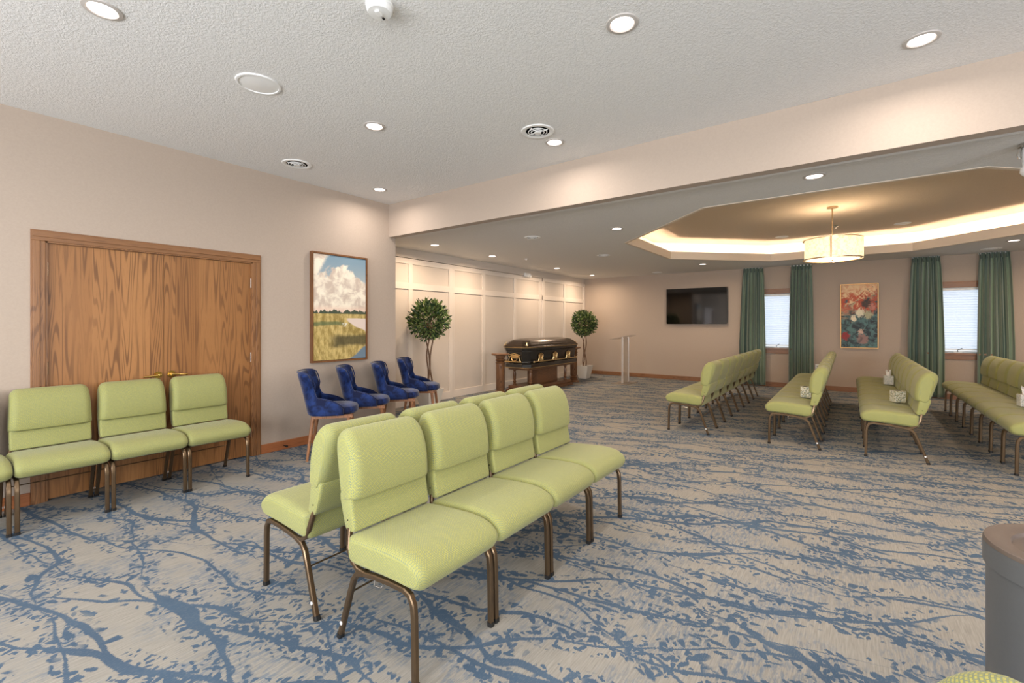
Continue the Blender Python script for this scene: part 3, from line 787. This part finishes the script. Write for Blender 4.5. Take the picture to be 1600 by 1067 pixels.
# ------------------------------------------------------------------ blue chairs
def blue_chair():
    t = thing('upholstered_chair', 'x', 'chair')
    def sq(a, p): c, s = math.cos(a), math.sin(a); return (math.copysign(abs(c)**p, c), math.copysign(abs(s)**p, s))
    rs = []
    for r, z in ((.55, .447), (.93, .449), (1.0, .468), (1.0, .495), (.95, .522), (.8, .536), (.45, .543)):
        rs.append([(.212*r*sq(2*PI*j/28, .75)[0], .02+.235*r*sq(2*PI*j/28, .75)[1], z) for j in range(28)])
    MB().rings(rs).build('seat', 'velvet', t)
    def ztop(s):
        a = abs(s)
        if a < .55: return .885-.03*(a/.55)**6
        if a < .66: q = (a-.55)/.11; return .855-.235*q
        q = (a-.66)/.34; return .62-.035*q-.075*q**3
    def fn(u, v):
        s = u*2-1; a = abs(s); zt = ztop(s); z = .448+(zt-.448)*v
        h = (z-.40)/.485
        hw = .222-.055*math.exp(-((z-.68)/.10)**2)+.02*max(0, (z-.78)/.1)
        yb = -.205-.115*h
        if a < .40:
            q = a/.40; x = hw*math.sin(q*PI/2)*.98; y = yb+.085*(1-math.cos(q*PI/2))
        else:
            q = (a-.40)/.26*.14 if a < .66 else .14+.86*(a-.66)/.34; x = hw*(.98+.04*math.sin(q*PI)); y = yb+.085+q*(.04-yb)*(1-.35*math.exp(-((z-.67)/.06)**2))
        return (math.copysign(x, s), y, z)
    MB().grid(fn, 44, 12).build('wing_backrest', 'velvet', t, solid=.045, sub=1)
    pp = [fn(k/60, 1) for k in range(61)]
    qq = []
    for k in range(61):
        a_, b_ = pp[max(0, k-1)], pp[min(60, k+1)]; tx, ty = b_[0]-a_[0], b_[1]-a_[1]; ln = math.hypot(tx, ty) or 1
        qq.append((pp[k][0]-ty/ln*-.019*-1, pp[k][1]+tx/ln*-.019, pp[k][2]+.003))
    MB().tube(qq, .006, 6).build('piping', 'velvet', t)
    ap = MB().box((-.185, .185, .418), (.185, .205, .450)).box((-.185, -.165, .418), (.185, -.145, .450)).box((-.195, -.165, .418), (-.175, .205, .450)).box((.175, -.165, .418), (.195, .205, .450))
    ap.build('apron', 'legwood', t, smooth=False)
    for sx in (-1, 1):
        for y0, y1 in ((.185, .225), (-.15, -.225)):
            MB().tube([(sx*.165, y0-.02, .445), (sx*.195, y1-.01*(y1>0), 0)], [.021, .0125], 10).build('leg', 'legwood', t)
    return t
BC = blue_chair()
bl = [(2.74, 4.37, 52, 'blue velvet wing chair farthest left, beside the double doors'), (3.27, 4.52, 50, 'blue velvet wing chair under the right part of the landscape painting'),
      (3.82, 4.62, 46, 'blue velvet wing chair in front of the wall end'), (4.46, 4.90, 38, 'rightmost blue velvet wing chair, in front of the near tree')]
for i, (x, y, a, s) in enumerate(bl):
    rz = PI+math.radians(a)
    if i == 0: BC.location = (x, y, 0); BC.rotation_euler = (0, 0, rz); BC['label'] = s; BC['group'] = 'blue velvet chairs along the wall'
    else: dup(BC, (x, y, 0), rz, s, 'blue velvet chairs along the wall')

# ------------------------------------------------------------------ pictures, television, outlets
def picture(name, label, corner_a, corner_b, z0, z1, wallaxis, d, fm, art, fwid):
    # wallaxis 'y' (left wall, facing -Y) or 'x' (far wall, facing -X)
    r = thing(name, label, 'painting', ((corner_a+corner_b)/2, YL, (z0+z1)/2) if wallaxis == 'y' else (XF, (corner_a+corner_b)/2, (z0+z1)/2), 0 if wallaxis == 'y' else -PI/2)
    hw, hz = abs(corner_b-corner_a)/2, (z1-z0)/2
    m = MB(); w = fwid
    m.box((-hw, -d, -hz), (-hw+w, -.002, hz)); m.box((hw-w, -d, -hz), (hw, -.002, hz))
    m.box((-hw+w, -d, -hz), (hw-w, -.002, -hz+w)); m.box((-hw+w, -d, hz-w), (hw-w, -.002, hz))
    m.build('frame', fm, r, smooth=False)
    g = w+.004
    c = MB(); c.grid(lambda a, b: (-hw+g+(2*hw-2*g)*a, -d+.012, -hz+g+(2*hz-2*g)*b), 1, 1, lambda a, b: (a, b))
    c.build('canvas', art, r, smooth=False, solid=.006)
    B('backing', (-hw+.002, -d+.022, -hz+.002), (hw-.002, -.003, hz-.002), 'dark', r)
picture('landscape_painting', 'tall framed painting of clouds over a marsh, above the blue chairs', 2.834, 3.585, .925, 2.215, 'y', .05, 'frame1', 'art1', .02)
picture('flower_painting', 'framed red and white wildflower painting between the two windows', .145, -.465, .893, 2.183, 'x', .045, 'frame2', 'art2', .014)
tv = thing('television', 'black flat television mounted on the far wall', 'television', (XF, 2.96, 1.83), -PI/2)
B('wall_mount', (-.2, -.05, -.15), (.2, 0, .15), 'tvb', tv); B('housing', (-.70, -.085, -.415), (.70, -.045, .415), 'tvb', tv, bevel=.005)
B('screen', (-.692, -.088, -.450), (.692, -.080, .406), 'tv', tv)
ol = thing('wall_outlet', 'white duplex outlet on the far wall right of a green curtain', 'outlet', (XF, .535, .475), -PI/2)
B('cover_plate', (-.04, -.008, -.062), (.04, 0, .062), 'white', ol, bevel=.003)
for z in (-.025, .025):
    MB().tube([(0, -.007, z), (0, -.0105, z)], .016, 12).build('socket', 'tvb', ol)
B('plug_adapter', (-.026, -.04, .022), (.020, -.0105, .062), 'white', ol, bevel=.004)

# ------------------------------------------------------------------ casket group
def octp(L, W, c, x0=0, y0=0):
    a, b = L/2, W/2
    return [(x0+a, y0-b+c), (x0+a, y0+b-c), (x0+a-c, y0+b), (x0-a+c, y0+b), (x0-a, y0+b-c), (x0-a, y0-b+c), (x0-a+c, y0-b), (x0+a-c, y0-b)]
CX, CY, CL, CW = 8.40, 5.38, 2.12, .66
def olft(m, spec, c0=.13, L=CL, W=CW):
    m.rings([[(x, y, z) for x, y in octp(L-2*o, W-2*o, max(.02, c0-o*.3))] for z, o in spec]); return m
ck = thing('casket', 'closed dark casket with gold handles on a wooden bier', 'casket', (CX, CY, .50))
olft(MB(), [(0, .015), (.0, .0), (.07, .0), (.085, .012), (.10, .035)]).build('base_moulding', 'casket', ck, smooth=False, bevel=.004)
olft(MB(), [(.10, .04), (.13, .045), (.30, .02), (.335, .012)]).build('body', 'casket', ck, smooth=False, bevel=.006)
olft(MB(), [(.337, .025), (.345, .0), (.40, -.012), (.405, .0)]).build('lid_skirt', 'casket', ck, smooth=False, bevel=.004)
lid = [(.405, -.02), (.425, -.024), (.432, -.006), (.445, .0), (.475, .018), (.478, .03), (.51, .055), (.514, .07), (.545, .105), (.56, .15), (.575, .22), (.582, .30)]
m = MB(); m.rings([[(x*(1-.05*max(0, o-.05)*4), y, z) for x, y in octp(CL-2*o*1.25, CW-2*o, max(.02, .13-o*.3))] for z, o in lid])
m.build('lid', 'casketb', ck, smooth=False, bevel=.006)
for z, o in ((.008, -.004), (.408, -.026)):
    MB().tube([(x, y, z) for x, y in octp(CL-2*o, CW-2*o, .13)], .005, 6, closed=True).build('gold_pinstripe', 'gold', ck)
def lug(x, y, nx, ny, w):
    # ornate scroll plate: arch with side scrolls
    m = MB(); tx, ty = -ny, nx
    P = lambda a, d, z: (x+tx*a+nx*d, y+ty*a+ny*d, z)
    m.tube([P(-w, .012, .115), P(-w*.8, .018, .20), P(-w*.95, .02, .255), P(-w*.4, .022, .272), P(0, .025, .285), P(w*.4, .022, .272), P(w*.95, .02, .255), P(w*.8, .018, .20), P(w, .012, .115)], .010, 6)
    m.tube([P(-w*.75, .016, .225), P(0, .02, .245), P(w*.75, .016, .225)], .012, 6)
    m.tube([P(-w*.5, .016, .21), P(-w*.35, .022, .15), P(0, .024, .135), P(w*.35, .022, .15), P(w*.5, .016, .21)], .010, 6)
    m.box(tuple(min(a, b) for a, b in zip(P(-w*.6, .002, .19), P(w*.6, .012, .262))), tuple(max(a, b) for a, b in zip(P(-w*.6, .002, .19), P(w*.6, .012, .262))))
    m.tube([P(0, .01, .14), P(0, .055, .125)], .016, 8)
    return m
ys = -CW/2+.03
for sy, nm in ((-1, 'a'), (1, 'b')):
    bar = MB().tube([(-.86, sy*(CW/2+.03), .125), (.86, sy*(CW/2+.03), .125)], .011, 8).build('handle_bar', 'gold', ck)
    for xx in (-.56, .0, .56): lug(xx, sy*(CW/2-.03), 0, sy, .085).build('handle_lug', 'gold', bar)
    for xx in (-.87, .87): MB().lathe([(.001, -.02), (.018, -.014), (.02, 0), (.018, .014), (.001, .02)], (xx, sy*(CW/2+.03)), 10).build('bar_tip', 'gold', bar).location = (0, 0, .125)
for sx in (-1, 1):
    bar = MB().tube([(sx*(CL/2+.03), -.20, .125), (sx*(CL/2+.03), .20, .125)], .012, 8).build('handle_bar', 'gold', ck)
    lug(sx*(CL/2-.03), 0, sx, 0, .15).build('handle_lug', 'gold', bar)
for sx in (-1, 1):
    for sy in (-1, 1):
        m = MB(); bx, by = sx*(CL/2-.075), sy*(CW/2-.07)
        for k in range(3): m.tube([(bx+sx*.02, by+sy*.02, .445), (bx+(-sx*.05 if k == 0 else sx*.02 if k == 1 else -sx*.01), by+(sy*.02 if k == 0 else -sy*.05 if k == 1 else -sy*.01), .455+.045*(k == 2)+.01)], [.011, .005], 6)
        m.build('corner_ornament', 'gold', ck)
br = thing('casket_bier', 'wooden stand with turned columns carrying the casket', 'casket stand', (8.28, 5.34, 0))
B('plinth', (-.88, -.29, .0), (.88, .29, .06), 'mahox', br, bevel=.01); B('plinth_step', (-.84, -.26, .06), (.84, .26, .13), 'mahox', br, bevel=.012)
B('centre_box', (-.34, -.13, .13), (.46, .13, .455), 'mahox', br, bevel=.006)
B('top_rail', (-.86, -.24, .455), (.98, .24, .499), 'mahox', br, bevel=.008)
for x in (-.70, .68):
    for y in (-.20, .20):
        MB().lathe([(.04, .13), (.04, .15), (.022, .165), (.038, .20), (.022, .225), (.030, .245), (.034, .36), (.022, .41), (.036, .43), (.036, .456)], (x, y), 16).build('turned_column', 'maho', br)
def pedestal(x, y, label):
    p = thing('wooden_pedestal', label, 'pedestal', (x, y, 0), 0, 'wooden column pedestals beside the casket')
    MB().lathe([(.13, 0), (.135, .012), (.125, .03), (.10, .045), (.09, .06)], n=28).build('base', 'maho', p)
    MB().lathe([(.082, .06), (.100, .08), (.074, .10), (.100, .12), (.072, .14), (.084, .165), (.084, .64), (.098, .66), (.072, .68), (.102, .705), (.074, .73), (.088, .75), (.095, .79)], n=28).build('column', 'maho', p)
    MB().lathe([(.12, .79), (.165, .80), (.172, .815), (.165, .83), (.001, .832)], n=28).build('round_top', 'maho', p)
pedestal(6.72, 5.24, 'wooden column pedestal left of the casket'); pedestal(9.65, 5.30, 'wooden column pedestal at the right end of the casket')

# ------------------------------------------------------------------ trees
def tree(x, y, zc, R, label, seed):
    r = random.Random(seed); t = thing('topiary_tree', label, 'potted tree', (x, y, 0), 0, 'ball shaped potted trees')
    s = .17
    m = MB(); q = lambda h, z: [(-h, -h, z), (h, -h, z), (h, h, z), (-h, h, z)]
    m.rings([q(.105, 0), q(.17, .33), q(.155, .33), q(.15, .29)], cap=False); m.f.append([0, 1, 2, 3]); m.build('pot', 'pot', t, smooth=False, bevel=.006)
    MB().prism([(-.152, -.152), (.152, -.152), (.152, .152), (-.152, .152)], .285, .295).build('soil', 'soil', t, smooth=False)
    for k in range(3):
        a0 = k*2.1+seed; pts = []; rr = []
        for j in range(15):
            h = j/14; a = a0+h*3.6; d = .035+.02*math.sin(h*9+k)+.05*max(0, h-.75)*4
            pts.append((d*math.cos(a), d*math.sin(a), .28+h*(zc-.15-.28))); rr.append(.014-.004*h)
        MB().tube(pts, rr, 8).build('trunk', 'bark', t)
    b = MB()
    for k in range(22):
        v = Vector((r.gauss(0, 1), r.gauss(0, 1), r.gauss(0, 1)+.15)).normalized()
        b.tube([(0, 0, zc-.18), tuple(v*R*.45+Vector((0, 0, zc-.06))), tuple(v*R*.85+Vector((0, 0, zc)))], [.007, .005, .002], 5)
    b.build('branches', 'bark', t)
    m = MB()
    for k in range(2000):
        v = Vector((r.gauss(0, 1), r.gauss(0, 1), r.gauss(0, 1))).normalized()
        rad = R*(.42+.66*r.random()**.7)*(1+.05*math.sin(5*v.x+3*v.z))
        c = v*rad+Vector((0, 0, zc))
        d = (v*.9+Vector((r.uniform(-.8, .8), r.uniform(-.8, .8), r.uniform(-.4, .9)))).normalized()
        sd = d.cross(Vector((r.uniform(-1, 1), r.uniform(-1, 1), r.uniform(-1, 1)))).normalized(); nn = d.cross(sd)
        L = r.uniform(.05, .08); w = L*.2; i = len(m.v)
        P = [c, c+d*L*.35+sd*w+nn*.003, c+d*L*.7+sd*w*.8+nn*.002, c+d*L-nn*.006, c+d*L*.7-sd*w*.8+nn*.002, c+d*L*.35-sd*w+nn*.003, c+d*L*.5-nn*.004]
        m.v += [tuple(p) for p in P]
        m.f += [[i, i+1, i+6], [i+1, i+2, i+6], [i+2, i+3, i+6], [i+3, i+4, i+6], [i+4, i+5, i+6], [i+5, i, i+6]]
    me = m.mesh('foliage', False); me.materials.append(MAT['leaf']); o = bpy.data.objects.new('foliage', me); COL.objects.link(o); o.parent = t
tree(5.17, 5.50, 1.45, .30, 'ball shaped tree behind the blue chairs', 3)
tree(10.42, 5.42, 1.40, .29, 'ball shaped tree in a white square pot in the far corner', 5)

# ------------------------------------------------------------------ lectern
lc = thing('lectern', 'clear acrylic lectern with two silver posts in the far corner', 'lectern', (10.13, 4.20, 0), math.radians(0))
B('base_plate', (-.33, -.18, 0), (.33, .22, .012), 'acrylic', lc, bevel=.004)
for x in (-.17, .17): B('post', (x-.02, -.02, .012), (x+.02, .02, 1.06), 'alu', lc, bevel=.004)
B('front_panel', (-.155, -.006, .02), (.155, .006, 1.05), 'acrylic', lc)
m = MB(); m.v = [(-.30, -.16, 1.115), (.30, -.16, 1.115), (.30, .26, 1.02), (-.30, .26, 1.02)]; m.f = [[0, 1, 2, 3]]
m.build('reading_top', 'acrylic', lc, smooth=False, solid=.012)
for x in (-.17, .17): MB().tube([(x, 0, 1.05), (x, 0, 1.078)], .012, 8).build('standoff', 'alu', lc)

# ------------------------------------------------------------------ tissue boxes
def tissuebox(x, y, rz, mt, tis, label):
    t = thing('tissue_box', label, 'tissue box', (x, y, .4935), rz, 'tissue boxes on the chairs')
    B('carton', (-.053, -.053, 0), (.053, .053, .125), mt, t, bevel=.003)
    MB().lathe([(.03, .1255), (.001, .1262)], n=18).build('slot', 'dark' if not tis else 'tissue', t)
    if tis:
        r = random.Random(int(x*10))
        m = MB().grid(lambda a, b: (.035*(1-.2*b)*math.cos(a*5.5)*(1-.45*b)+.012*b, .022*math.sin(a*5.5)*(1+.3*b)+.006*math.sin(a*20), .124+b*(.075+.018*math.sin(a*9))), 22, 5)
        m.build('tissue', 'tissue', t, solid=.001)
tissuebox(6.55, .423, .1, 'tb1', False, 'teal and cream patterned tissue box on the second row seat')
tissuebox(6.76, -.443, .45, 'tb1', False, 'teal and cream patterned tissue box near the camera end of the third row')
tissuebox(8.66, -.463, .1, 'tb2', True, 'white tissue box with tissue standing up, far along the third row')
tissuebox(7.20, -1.52, .1, 'tb2', True, 'pale tissue box with tissue standing up on the rightmost row')

# ------------------------------------------------------------------ waste bin
wb = thing('waste_bin', 'round dark grey metal waste bin at the lower right picture edge', 'waste bin', (1.837, -.513, 0))
R = .206
MB().lathe([(R-.012, 0), (R-.006, .01), (R-.006, .70)], n=48).build('body', 'bin', wb)
MB().lathe([(R-.004, .705), (R, .708), (R, .762), (R-.003, .770), (R-.012, .772), (R-.055, .765), (R-.058, .755), (.001, .745)], n=48).build('lid', 'binlid', wb)
MB().lathe([(R-.0055, .699), (R+.0005, .702), (R+.0005, .760)], n=48, cap=False).build('lid_band', 'bin', wb)

# ------------------------------------------------------------------ added window frames and fill lights, unseen behind and beside the camera
def added_fill_light(loc, rot, sx, sy, e):
    l = bpy.data.lights.new('added_fill_light', 'AREA'); l.shape = 'RECTANGLE'; l.size = sx; l.size_y = sy; l.energy = e; l.color = (.92, .955, 1)
    o = bpy.data.objects.new('added_fill_light', l); COL.objects.link(o); o.location = loc; o.rotation_euler = rot
for i, yy in enumerate((-2.6, .2, 3.0)):
    struct(MB().box((XBK, yy-.98, .75), (XBK+.03, yy+.98, .83)).box((XBK, yy-.98, 2.35), (XBK+.03, yy+.98, 2.43)).box((XBK, yy-.98, .75), (XBK+.03, yy-.9, 2.43)).box((XBK, yy+.9, .75), (XBK+.03, yy+.98, 2.43)).build('window_%d' % (3+i), 'oaky', smooth=False))  # frame added around a fill light, no window known here
    added_fill_light((XBK+.05, yy, 1.59), (0, -PI/2, 0), 1.5, 1.8, 165)
for i, xx in enumerate((.5, 7.0)):
    struct(MB().box((xx-1.08, YR, .75), (xx+1.08, YR+.03, .83)).box((xx-1.08, YR, 2.2), (xx+1.08, YR+.03, 2.28)).box((xx-1.08, YR, .75), (xx-1, YR+.03, 2.28)).box((xx+1, YR, .75), (xx+1.08, YR+.03, 2.28)).build('window_%d' % (6+i), 'oakx', smooth=False))  # side frames likewise added to go with the fill lights
    added_fill_light((xx, YR+.05, 1.5), (PI/2, 0, 0), 2.0, 1.4, (150, 4)[i])

# ------------------------------------------------------------------ world, camera, view
w = bpy.data.worlds.new('daylight_world'); scn.world = w; w.use_nodes = True
bg = w.node_tree.nodes['Background']; bg.inputs[0].default_value = (.82, .91, 1, 1); bg.inputs[1].default_value = 1.9
cam = bpy.data.cameras.new('camera'); co = bpy.data.objects.new('camera', cam); COL.objects.link(co); scn.camera = co
co.location = (0, 0, H); co.rotation_euler = (PI/2, 0, math.radians(36.487-90))
cam.sensor_width = 36; cam.lens = 712.21*36/1600; cam.shift_y = -26.7/1600; cam.clip_start = .05
vs_ = scn.view_settings; scn.display_settings.display_device = 'sRGB'
vs_.view_transform = 'Standard'; vs_.look = 'None'; vs_.exposure = -0.08; vs_.gamma = 1; vs_.use_curve_mapping = False
try:
    scn.cycles.use_denoising = True; scn.cycles.max_bounces = 8; scn.cycles.diffuse_bounces = 5; scn.cycles.sample_clamp_indirect = 6
    scn.cycles.caustics_reflective = False; scn.cycles.caustics_refractive = False
except Exception: pass
